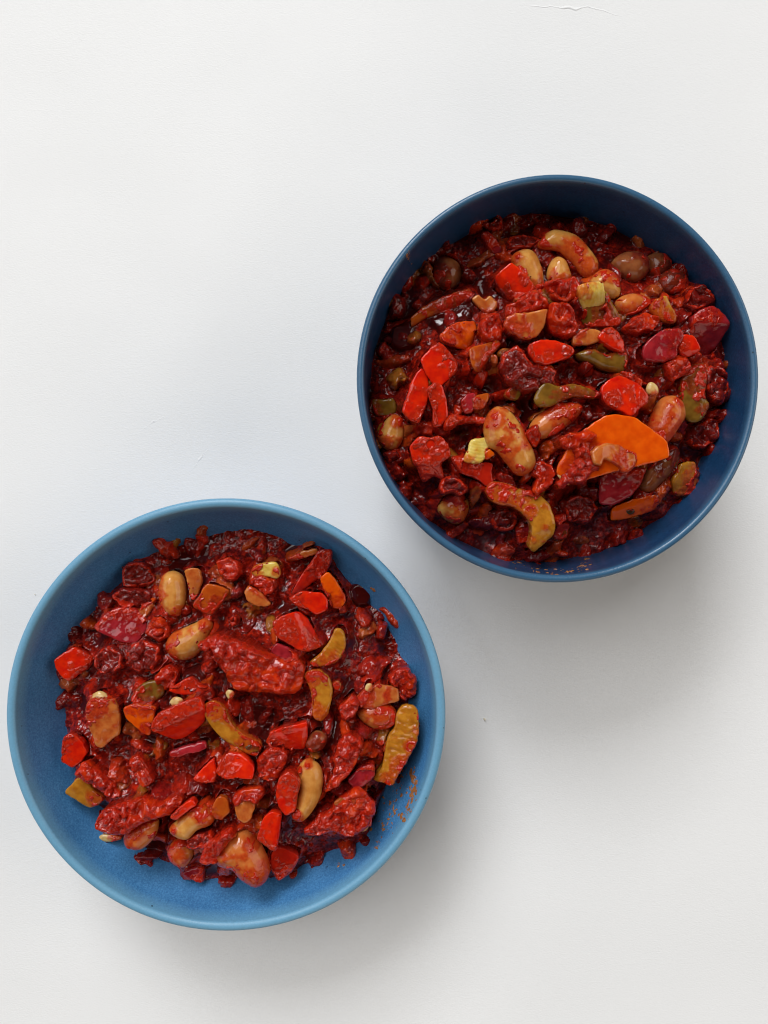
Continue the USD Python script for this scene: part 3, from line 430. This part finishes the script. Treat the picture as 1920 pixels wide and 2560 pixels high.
def build(i, crop, m, label, pts, h, o):
    kind = m if m in KIND else m[1:]
    b = bowl1 if crop[0] == 'A' else bowl2
    er, ed, side, amt, pulp, ch = KIND[kind]
    er, ed, side, amt, pulp = o.get('er', er), o.get('ed', ed), o.get('side', side), o.get('sauce', amt), o.get('pulp', pulp)
    if kind == 'pepper': amt = max(amt, 0.22)
    if 0 < amt < 0.5: amt = (0.24 if kind in ('bean', 'seed', 'celery') else 0.12) + 0.85 * amt
    if m[0] == 'd' and 'sauce' not in o: amt = min(1, amt + 0.25)
    u0, v0, s = CROP[crop]
    toU = lambda q: np.column_stack([u0 + q[:, 0] * s, v0 + q[:, 1] * s])
    p = np.array([[float(c) for c in w.split(',')] for w in pts.split()])
    U = toU(chaikin(p, o.get('ch', ch)))
    cu, cv = U.mean(0); z = b.rimz - 0.012
    for _ in range(3):
        cx, cy = un(cu, cv, z); z = float(b.M(cx, cy)) + (h + 0.30 * (h - 4.0)) * MM
    xy = np.column_stack(un(U[:, 0], U[:, 1], z))
    poly = shapely.Polygon(xy).buffer(0).buffer(0.35 * MM if m in ('bean', 'rbean', 'dbean') else 0.15 * MM)
    if poly.geom_type != 'Polygon': poly = max(poly.geoms, key=lambda g: g.area)
    area = poly.area; sp = max(0.38 * MM, math.sqrt(area / 1500))
    line = poly.exterior; n = max(24, int(line.length / sp))
    bd = shapely.get_coordinates(shapely.line_interpolate_point(line, np.arange(n) / n * line.length))
    wob = 0.9 if kind == 'tomato' else 0.4 if kind == 'onion' else 0.08 if kind in ('bean', 'seed') else 0.28
    q3 = np.column_stack([bd / MM * (0.4 if kind == 'tomato' else 0.6), np.full(n, i * 3.7)])
    bd = bd + (np.column_stack([fbm(q3, 3, 11), fbm(q3, 3, 23)]) - 0.5) * 2 * wob * MM
    poly = shapely.Polygon(bd).buffer(0)
    if poly.geom_type != 'Polygon': poly = max(poly.geoms, key=lambda g: g.area)
    x0, y0, x1, y1 = poly.bounds
    gx, gy = np.meshgrid(np.arange(x0, x1, sp), np.arange(y0, y1, sp * 0.87)); gx = gx + (np.arange(gx.shape[0]) % 2)[:, None] * sp / 2
    g = np.column_stack([gx.ravel(), gy.ravel()])
    ext = poly.exterior
    dist = lambda a: shapely.distance(shapely.points(a), ext)
    inside = shapely.contains_xy(poly, g[:, 0], g[:, 1]); g = g[inside]; dg = dist(g)
    inr = dg.max() if len(dg) else MM
    round_ = kind in ('bean', 'seed')
    if round_: R_, E_ = inr, inr * o.get('fat', 0.85 if kind == 'bean' else 0.5)
    else: R_, E_ = min(er * MM, inr * 0.9), min(ed * MM, inr)
    rings, first = [], None
    for k in (0.04, 0.13, 0.28, 0.5):
        if not round_ and R_ * k < 0.02 * MM: continue
        rg = poly.buffer(-R_ * k)
        for gg in getattr(rg, 'geoms', [rg]):
            if gg.is_empty: continue
            e = gg.exterior; mm_ = max(8, int(e.length / sp))
            rings.append(shapely.get_coordinates(shapely.line_interpolate_point(e, (np.arange(mm_) + 0.5 * (k != 0.13)) / mm_ * e.length)))
    g = g[dg > (R_ * 0.5 + sp * 0.4)]
    allp = np.vstack([bd] + rings + [g]); d = dist(allp); d[:n] = 0
    tri = Delaunay(allp).simplices
    c = allp[tri].mean(1); tri = tri[shapely.contains_xy(poly, c[:, 0], c[:, 1])]
    a = allp[tri]; cr = (a[:, 1, 0] - a[:, 0, 0]) * (a[:, 2, 1] - a[:, 0, 1]) - (a[:, 1, 1] - a[:, 0, 1]) * (a[:, 2, 0] - a[:, 0, 0])
    tri = np.where(cr[:, None] > 0, tri, tri[:, ::-1]); tri = tri[np.abs(cr) > 1e-12]
    prof = lambda dd: np.sqrt(np.clip(1 - (1 - np.clip(dd / R_, 0, 1)) ** 2, 0, 1))
    cen = allp[n:].mean(0)
    tr = np.random.default_rng(1000 + i)
    sd, sl = o.get('tilt', (tr.uniform(-130, 40), tr.uniform(0.04, 0.24) * (not round_)))                   # falls towards picture angle sd (0 right, 90 up) by slope sl
    dv = np.array([math.cos(math.radians(sd)), math.sin(math.radians(sd))])
    folds = []
    for (ax, ay, bx, by, fs) in o.get('folds', []):    # beyond the line (to the right of a->b as seen in the photo) the surface drops by slope fs
        Q = toU(np.array([[ax, ay], [bx, by]], float)); Q = np.column_stack(un(Q[:, 0], Q[:, 1], z))
        t = (Q[1] - Q[0]) / np.linalg.norm(Q[1] - Q[0]); folds.append((Q[0], np.array([t[1], -t[0]]), fs))
    lumps = []
    if kind == 'tomato':                             # pulp: small soft lumps crowded over the flesh
        for _ in range(int(np.clip(area / MM ** 2 / 6.5, 3, 60))):
            lumps.append((*allp[tr.integers(len(allp))], tr.uniform(1.4, 4.2) * MM, tr.uniform(0.9, 2.1) * MM, tr.uniform(0, 3.14), tr.uniform(-0.4, 1.9) * MM, tr.choice([2.0, 3.0])))
    def top(a, dd):
        zt = z - sl * ((a - cen) @ dv) - E_ * (1 - prof(dd))
        for q0, nn, fs in folds:
            e = (a - q0) @ nn; w = 0.35 * MM
            zt = zt - fs * w * np.logaddexp(0, e / w)
        if 'ridge' in o:
            ra, rp, rm = o['ridge']; e = a @ np.array([math.cos(math.radians(ra)), math.sin(math.radians(ra))])
            e = e + (fbm(np.column_stack([a / MM * 0.25, a[:, 0] * 0 + i]), 2, 4) - 0.5) * 1.6 * rp * MM
            zt = zt + rm * MM * (0.35 + 0.9 * noise(np.column_stack([a / MM * 0.3, a[:, 0] * 0 + 3.0 * i]))) * (np.abs(np.sin(e / (rp * MM) * math.pi)) - 0.6) * np.clip(dd / (0.5 * MM), 0, 1)
        zt = zt + o.get('lump', 0.25 if not round_ else 0.1) * MM * (2 * fbm(np.column_stack([a / MM * 0.22, np.full(len(a), i * 1.31)]), 2, 31) - 1) * np.clip(dd / MM, 0, 1)
        if kind in ('tomato', 'onion'):            # folds and torn ridges of soft flesh
            q3_ = np.column_stack([a / MM, np.full(len(a), i * 2.3)]); q3_ = q3_ + (np.column_stack([fbm(q3_ * 0.3, 2, 61), fbm(q3_ * 0.3, 2, 62), q3_[:, 0] * 0]) - 0.5) * 3.5
            rd = 1 - np.abs(2 * fbm(q3_ * 0.15, 2, 63) - 1) * 2.2
            zt = zt + (1.2 * (rd - 0.55)) * (1.0 if kind == 'tomato' else 0.35) * min(1.0, inr / (3 * MM)) * MM
            if lumps:
                wv = (fbm(q3_ * 0.5, 2, 65) - 0.5) * 0.9; up = np.full(len(a), -0.5 * MM); ws = 0.14 * MM
                for lx, ly, lL, lW, lt, lh, lp in lumps:
                    ex, ey = a[:, 0] - lx, a[:, 1] - ly; c_, s_ = math.cos(lt), math.sin(lt)
                    e = (np.abs((ex * c_ + ey * s_) / lL) ** lp + np.abs((ey * c_ - ex * s_) / lW) ** lp) ** (1 / lp) + wv
                    hj = lh - lW * (1 - np.sqrt(np.clip(1 - np.clip(e, 0, 1) ** 2.4, 0, 1))) - np.clip(e - 1, 0, 9) * 0.02
                    up = up + ws * np.logaddexp(0, np.clip((hj - up) / ws, -40, 400))
                zt = zt + up * np.clip(dd / (0.8 * MM), 0.15, 1)
        return zt
    zt = top(allp, d)
    N = len(allp)
    if round_:
        zb = zt[:1].mean() - (sl * ((allp - cen) @ dv)) * 0 - E_ * prof(d)
        keep = np.arange(N); remap = np.concatenate([np.arange(n), N + np.arange(N - n)])
        v = np.vstack([np.column_stack([allp, zt]), np.column_stack([allp[n:], (2 * (z - E_ - sl * ((allp[n:] - cen) @ dv)) - zt[n:])])])
        f = np.vstack([tri, remap[tri][:, ::-1]])
    else:
        zs = zt[:n]
        l1 = np.column_stack([bd * 0.99 + cen * 0.01, zs - side * MM * 0.4]); 
        zlow = zs - side * MM
        bottom = np.column_stack([allp * 0.93 + cen * 0.07, np.interp(np.arange(N), np.arange(N), zt) - side * MM - E_ * prof(d)])
        bottom[:n, 2] = zlow
        v = np.vstack([np.column_stack([allp, zt]), l1, bottom])
        k = np.arange(n); k2 = (k + 1) % n; A, L, Bt = k, N + k, N + n + k; A2, L2, B2 = k2, N + k2, N + n + k2
        ccw = shapely.LinearRing(bd).is_ccw
        sk = np.vstack([np.column_stack(t) for t in ((A, L, A2), (A2, L, L2), (L, Bt, L2), (L2, Bt, B2))])
        f = np.vstack([tri, sk if ccw else sk[:, ::-1], (tri + N + n)[:, ::-1]])
    nn = meshkit.arrays((v, f), True)[2]
    hd = np.array([math.cos(tr.uniform(0, 6.28)), 0]); hd[1] = math.sqrt(1 - hd[0] ** 2) * tr.choice([-1, 1])
    ext_ = max(np.ptp((allp - cen) @ hd) / 2, MM)
    def half(a, q): return 0.42 * ((a - cen) @ hd) / ext_ + 1.5 * (q - 0.5) + (amt - 0.5) * 1.25
    # sauce clinging to it: patches, low edges, foot
    nz = fbm(v / MM * 0.30 + i * 5.1, 3, 7)
    sc = smoothstep(-0.22, 0.10, half(v[:, :2], nz) + 0.35 * (fbm(v / MM * 0.9, 2, 9) - 0.5)) * (amt > 0.01)
    for (px, py, pr) in o.get('coat', []):
        Q = toU(np.array([[px, py]], float)); Q = np.column_stack(un(Q[:, 0], Q[:, 1], z))[0]
        sc = np.maximum(sc, smoothstep(1.15, 0.75, np.linalg.norm(v[:, :2] - Q, axis=1) / (pr * s / FPX * (CAMZ - z)) + (nz - 0.5) * 0.9))
    for (px, py, pr) in o.get('bare', []):
        Q = toU(np.array([[px, py]], float)); Q = np.column_stack(un(Q[:, 0], Q[:, 1], z))[0]
        sc = np.minimum(sc, smoothstep(0.8, 1.1, np.linalg.norm(v[:, :2] - Q, axis=1) / (pr * s / FPX * (CAMZ - z)) + (nz - 0.5) * 0.9))
    v = v + nn * (sc * 0.14 + pulp * (fbm(v / MM * 0.8 + i, 3, 3) - 0.5) * 2 * (0.4 + 0.6 * sc) + sc * 0.34 * (1 - np.abs(2 * fbm(v / MM * 0.55 + i, 2, 13) - 1) * 2 - 0.5) * (0.35 if round_ else 0.6))[:, None] * MM
    nn = meshkit.arrays((v, f), True)[2]
    nm = 'herb_fleck' if m == 'hseed' else NAME[kind]
    pr = put('/World/' + numbered(nm), v, f, nn, FM[m], {'sauce': np.clip(sc * o.get('cover', 0.9), 0, 1)})
    tag(pr, label=label, category={'pepper': 'red pepper', 'tomato': 'tomato', 'carrot': 'carrot', 'bean': 'bean', 'celery': 'celery', 'onion': 'onion', 'seed': 'seed'}[kind] if m != 'hseed' else 'herb',
        group=f"{nm.replace('_', ' ')}s in the {'navy' if b is bowl1 else 'light blue'} bowl")
    def over(a, dd):                                # where sauce lies on top of the piece (0..1)
        v3 = np.column_stack([a, np.full(len(a), z)])
        q = fbm(v3 / MM * 0.34 + i * 5.1, 3, 7)
        k = smoothstep(0.02, 0.22, half(a, q) + 0.16 * np.clip(1 - dd / (2.0 * MM), 0, 1)) * (amt > 0.01)
        if kind == 'tomato': k = k * smoothstep(2.6 * MM, 0.8 * MM, dd)
        for lst, sg in ((o.get('coat', []), 1), (o.get('bare', []), -1)):
            for (px, py, pr_) in lst:
                Q = toU(np.array([[px, py]], float)); Q = np.column_stack(un(Q[:, 0], Q[:, 1], z))[0]
                e = np.linalg.norm(a - Q, axis=1) / (pr_ * s / FPX * (CAMZ - z)) + (q - 0.5) * 1.3
                if sg > 0: k = np.maximum(k, smoothstep(1.0, 0.6, e) * smoothstep(0.36, 0.5, q + 0.1))
                else: k = np.minimum(k, smoothstep(0.8, 1.1, e))
        return k
    b.pieces.append((poly, top, z, E_, over, 0.25 if kind in ('bean', 'seed', 'carrot') else 0.4, 0.75 if round_ else 0.5))

for b in (bowl1, bowl2): b.pieces = []
for i, a in enumerate(PIECES): build(i, *a)

# ------------------------------------------------------------------ the sauce itself, with small unnamed shreds of vegetable in it
sauce_mat = mat('tomato_sauce', {
    'g': ('geometry', {}), 'a': ('attribute', {'attribute': 'pulp'}), 'c': ('attribute', {'attribute': 'bits'}), 'k': ('attribute', {'attribute': 'bitmask'}),
    'n1': ('noise_texture', {'scale': 500.0, 'detail': 4.0, 'roughness': 0.65}), 'n3': ('noise_texture', {'scale': 560.0, 'detail': 3.0}),
    'r1': ('rgb_ramp', {'ramp': [(0.35, (0.07, 0.003, 0.002)), (0.50, (0.18, 0.006, 0.003)), (0.68, (0.46, 0.020, 0.005))]}),
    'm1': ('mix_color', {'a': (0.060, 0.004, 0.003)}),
    'm2': ('mix_color', {}),
    'bs': ('map_range', {'clamp': True, 'from_min': 0.0, 'from_max': 1.0, 'to_min': 0.03, 'to_max': 0.8}),
    'b': ('bump', {'distance': 0.0005}),
    'rr': ('map_range', {'clamp': True, 'from_min': 0.0, 'from_max': 1.0, 'to_min': 0.10, 'to_max': 0.27}),
    'p': ('principled_bsdf', {'subsurface_weight': 0.15, 'subsurface_radius': (1.0, 0.2, 0.1), 'subsurface_scale': 0.001, 'coat_weight': 1.0, 'coat_roughness': 0.015, 'coat_ior': 1.42, 'ior': 1.33, 'specular_ior_level': 0.04}),
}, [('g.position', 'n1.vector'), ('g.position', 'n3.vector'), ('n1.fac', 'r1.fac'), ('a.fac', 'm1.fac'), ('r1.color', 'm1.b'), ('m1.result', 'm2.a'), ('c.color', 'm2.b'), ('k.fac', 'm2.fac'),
    ('m2.result', 'p.base_color'), ('a.fac', 'bs.value'), ('bs.result', 'b.strength'), ('n3.fac', 'b.height'), ('b.normal', 'p.normal'), ('b.normal', 'p.coat_normal'),
    ('a.fac', 'rr.value'), ('rr.result', 'p.roughness')])
def sauce(b, seed, label, pools):
    r = np.random.default_rng(seed)
    st = 0.30 * MM; R = b.R
    ax = np.arange(-R, R, st); X, Y = np.meshgrid(ax, ax); wx, wy = X + b.cx, Y + b.cy
    Mz = b.M(wx, wy)
    q = np.stack([wx, wy, wx * 0], -1) / MM
    lump = (fbm(q * 0.14 + seed, 2, seed) - 0.5) * 4.0 - 3.2
    pool = np.zeros_like(X)
    for (u, v_, rad) in pools:
        px, py = un(u, v_, b.rimz - 0.015); pr = rad / FPX * 0.27
        pool = np.maximum(pool, smoothstep(1.25, 0.7, np.hypot(wx - px, wy - py) / pr + (fbm(q * 0.25, 2, 77) - 0.5) * 0.8))
    z = Mz + lump * MM
    bits = np.zeros(X.shape + (3,)); mask = np.zeros_like(X)
    cols = [(0.42, 0.015, 0.003), (0.50, 0.035, 0.005), (0.22, 0.008, 0.007), (0.40, 0.08, 0.016), (0.28, 0.10, 0.011), (0.50, 0.06, 0.005), (0.32, 0.012, 0.004), (0.44, 0.022, 0.004), (0.14, 0.006, 0.004), (0.09, 0.004, 0.004), (0.12, 0.005, 0.003), (0.18, 0.007, 0.004)]
    for k in range(330):                              # stewed lumps and shreds of tomato, onion and pepper a few mm across
        rr, aa = R * 0.99 * math.sqrt(r.random()), r.random() * 6.283
        cx, cy = rr * math.cos(aa), rr * math.sin(aa); L, Wd = (r.uniform(2.6, 5.5) if k % 6 else r.uniform(1.6, 2.8)) * MM, (r.uniform(1.6, 3.2) if k % 6 else r.uniform(1.0, 1.7)) * MM; t = r.random() * 3.14
        L = max(L, Wd)
        j0, j1 = np.searchsorted(ax, [cx - L * 1.5, cx + L * 1.5]); i0, i1 = np.searchsorted(ax, [cy - L * 1.5, cy + L * 1.5])
        if j1 - j0 < 3 or i1 - i0 < 3: continue
        sl = (slice(i0, i1), slice(j0, j1))
        dx, dy = X[sl] - cx, Y[sl] - cy
        wob = (fbm(q[sl] * 0.35, 2, k) - 0.5) * 0.8
        pw = r.choice([2.0, 2.6, 4.0])
        e = (np.abs((dx * math.cos(t) + dy * math.sin(t)) / L) ** pw + np.abs((-dx * math.sin(t) + dy * math.cos(t)) / Wd) ** pw) ** (1 / pw) + wob
        base = Mz[sl] + r.uniform(-3.0, 3.0) * MM + r.uniform(-0.45, 0.45) * dx + r.uniform(-0.45, 0.45) * dy
        zz = base + (fbm(q[sl] * 0.5 + k, 2, 71) - 0.5) * 0.9 * MM - Wd * 1.25 * (1 - np.sqrt(np.clip(1 - np.clip(e, 0, 1) ** 2.4, 0, 1))) - np.clip(e - 1, 0, 9) * 0.02
        hit = zz > z[sl]; ws = 0.30 * MM
        z[sl] = z[sl] + ws * np.logaddexp(0, np.clip((zz - z[sl]) / ws, -40, 400))
        ck = cols[r.integers(len(cols))]; al = r.uniform(0.5, 1.0)
        cov = smoothstep(0.42, 0.58, fbm(q[sl] * 0.4, 2, k + 40))
        bits[sl] = np.where(hit[..., None], ck, bits[sl]); mask[sl] = np.where(hit, al * (0.45 + 0.55 * cov), mask[sl])
    z = z + ((fbm(q * 0.75, 2, seed + 5) - 0.5) * 0.55 + (fbm(q * 1.5, 1, seed + 6) - 0.5) * 0.14 + 0.40 * (0.4 - np.abs(2 * fbm(q * 0.42 + 3, 2, seed + 8) - 1) * 1.6)) * MM
    # liquid fills the hollows
    L_ = Mz - (3.8 - 3.6 * pool) * MM
    w = 0.22 * MM
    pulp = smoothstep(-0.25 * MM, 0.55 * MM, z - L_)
    z = w * np.logaddexp(z / w, L_ / w)
    mask = mask * smoothstep(0.0, 0.6, pulp)
    # draws up around the pieces, never over them
    for poly, top, pz, E_, over, thick, thick_e in b.pieces:
        x0, y0, x1, y1 = poly.bounds; mg = 3.5 * MM
        j0, j1 = np.searchsorted(ax, [x0 - b.cx - mg, x1 - b.cx + mg]); i0, i1 = np.searchsorted(ax, [y0 - b.cy - mg, y1 - b.cy + mg])
        if j1 - j0 < 2 or i1 - i0 < 2: continue
        sl = (slice(i0, i1), slice(j0, j1)); pts = np.column_stack([wx[sl].ravel(), wy[sl].ravel()])
        d = shapely.distance(shapely.points(pts), poly.exterior); ins = shapely.contains_xy(poly, pts[:, 0], pts[:, 1])
        zt = top(pts, np.where(ins, d, 0)); zl = z[sl].ravel(); 
        k = over(pts, d); kk = smoothstep(0.0, 0.9, k)
        under = zt - (0.9 + 1.2 * np.clip(d / MM, 0, 1)) * MM
        film = zt + (-0.7 + (0.7 + thick) * k + (fbm(np.column_stack([pts / MM * 0.6, pts[:, 0] * 0]), 3, 55) - 0.5) * 0.9 * k + 0.5 * k * (0.4 - np.abs(2 * fbm(np.column_stack([pts / MM * 0.42 + 3, pts[:, 0] * 0]), 2, seed + 8) - 1) * 1.6)) * MM
        rise = (fbm(np.column_stack([pts / MM * 0.33, pts[:, 0] * 0 + 4]), 2, 91) - 0.62) * 4.2 * MM
        out = zl + np.clip(pz - thick_e * E_ - 0.5 * MM + rise - zl, -0.8 * MM, 3.0 * MM) * np.exp(-(d / (1.9 * MM)) ** 2) * 0.85
        z[sl] = np.where(ins, np.where(k > 0.02, np.maximum(film, np.minimum(zl, under)), np.minimum(zl, under)), out).reshape(z[sl].shape)
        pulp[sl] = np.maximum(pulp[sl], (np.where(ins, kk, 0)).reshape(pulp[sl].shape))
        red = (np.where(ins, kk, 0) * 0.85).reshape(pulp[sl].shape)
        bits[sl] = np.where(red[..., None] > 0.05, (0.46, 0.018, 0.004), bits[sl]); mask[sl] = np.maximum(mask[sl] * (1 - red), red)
    rad = np.hypot(X, Y / b.ey)
    lim = b.rin(b.rimz - z)
    v = np.stack([wx, wy, z], -1).reshape(-1, 3)
    keep = (rad < lim + 0.7 * MM)
    i = np.arange(X.size).reshape(X.shape)
    qd = np.stack([i[:-1, :-1], i[:-1, 1:], i[1:, 1:], i[1:, :-1]], -1).reshape(-1, 4)
    qd = qd[keep.ravel()[qd].all(1)]
    f = np.vstack([qd[:, [0, 1, 2]], qd[:, [0, 2, 3]]]); idx, inv = np.unique(f, return_inverse=True); f = inv.reshape(-1, 3)
    v = v[idx]
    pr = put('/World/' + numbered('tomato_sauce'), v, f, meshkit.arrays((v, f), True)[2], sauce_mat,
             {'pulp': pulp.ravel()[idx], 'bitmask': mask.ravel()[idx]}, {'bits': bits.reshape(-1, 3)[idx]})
    tag(pr, label=label, category='sauce', kind='stuff')
sauce(bowl1, 11, 'thick dark red tomato sauce around the pieces in the navy bowl', [(1130, 775, 60), (1010, 830, 35)])
sauce(bowl2, 29, 'chunky red tomato sauce around the pieces in the light blue bowl', [(640, 1790, 50), (500, 1690, 30), (905, 1490, 30)])
# ------------------------------------------------------------------ dried splashes of sauce on the bowl walls (parts of the bowls), a crumb on the paper
smear = mat('dried_sauce', {
    'g': ('geometry', {}), 'n': ('noise_texture', {'scale': 900.0, 'detail': 3.0}), 'r': ('rgb_ramp', {'ramp': [(0.3, (0.24, 0.085, 0.025)), (0.7, (0.40, 0.17, 0.06))]}),
    'p': ('principled_bsdf', {'roughness': 0.3})}, [('g.position', 'n.vector'), ('n.fac', 'r.fac'), ('r.color', 'p.base_color')])
def fleck(r, x, y, z, nrm, L, Wd, t, hgt):
    s = trimesh.creation.icosphere(2); v = np.array(s.vertices); f = np.array(s.faces)
    v = v * (1 + 0.9 * (fbm(v * 1.7 + r.random() * 90, 2) - 0.5))[:, None]
    nrm = nrm / np.linalg.norm(nrm); a = np.cross([0, 0, 1.0], nrm); a /= np.linalg.norm(a) + 1e-9; c = np.cross(nrm, a)
    e1, e2 = a * math.cos(t) + c * math.sin(t), -a * math.sin(t) + c * math.cos(t)
    return np.array([x, y, z]) + v[:, :1] * e1 * L + v[:, 1:2] * e2 * Wd + v[:, 2:] * nrm * hgt, f
def on_wall(b, u, v):                              # the inner wall point seen at photo pixel u, v
    lo, hi = 0.001, b.ih * 0.9
    for _ in range(50):
        d = (lo + hi) / 2; x, y = un(u, v, b.rimz - d); r = math.hypot(x - b.cx, (y - b.cy) / b.ey)
        if r < float(b.rin(d)): lo = d
        else: hi = d
    d = (lo + hi) / 2; x, y = un(u, v, b.rimz - d); x, y = float(x) - b.cx, float(y) - b.cy; rr = math.hypot(x, y)
    sl = float(b.rin(d - 1e-4) - b.rin(d + 1e-4)) / 2e-4
    return x, y, b.rimz - d, np.array([-x / rr, -y / rr, sl])
def smears(b, seed, path, width, n, size):
    r = np.random.default_rng(seed); V, F, o = [], [], 0
    path = np.array(path, float)
    for k in range(n):
        t = r.random() * (len(path) - 1); i = int(t); c = path[i] * (1 - t + i) + path[i + 1] * (t - i) + r.normal(0, width, 2)
        x, y, z, nn = on_wall(b, *c); s = size * r.lognormal(-0.2, 0.5)
        v, f = fleck(r, x, y, z, nn, s, s * r.uniform(0.35, 0.9), r.random() * 3.14, min(s * 0.35, 0.00022))
        V.append(v); F.append(f + o); o += len(v)
    v, f = np.vstack(V), np.vstack(F)
    pr = put(b.path + '/' + numbered('sauce_splash'), v, f, meshkit.arrays((v, f), True)[2], smear)
    pr.SetCustomDataByKey('kind', 'stuff')
smears(bowl2, 3, [(1030, 1920), (1036, 1960), (1030, 1990), (1020, 2030), (1004, 2050)], 6, 85, 0.00075)
smears(bowl2, 4, [(1018, 1905), (985, 2010), (965, 2050), (955, 2080)], 11, 80, 0.0005)
smears(bowl2, 5, [(948, 2100), (938, 2125)], 3, 14, 0.0005)
smears(bowl2, 6, [(840, 2160), (865, 2162)], 4, 9, 0.0003)
smears(bowl2, 8, [(930, 1470), (934, 1476)], 2, 5, 0.0007)
smears(bowl1, 7, [(1012, 628), (1020, 640), (1024, 655)], 4, 22, 0.0005)
smears(bowl1, 9, [(1270, 1400), (1340, 1425), (1400, 1430), (1455, 1418), (1470, 1400)], 6, 60, 0.0005)
crumb_mat = mat('bread_crumb', {'p': ('principled_bsdf', {'base_color': (0.72, 0.66, 0.50), 'roughness': 0.7})}, [])
def crumb(u, v, s, lab):
    x, y = un(u, v, 0.0); r = np.random.default_rng(int(u))
    vv, f = fleck(r, float(x), float(y), 0.0, np.array([0.01, 0, 1.0]), s, s * 0.6, 0.7, s * 0.2)
    pr = put('/World/' + numbered('crumb'), vv, f, meshkit.arrays((vv, f), True)[2], crumb_mat)
    tag(pr, label=lab, category='crumb')
crumb(1211, 1798, 0.0006, 'tiny tan crumb on the paper right of the light blue bowl')
crumb(87, 1486, 0.0003, 'tiny speck on the paper left of the light blue bowl')
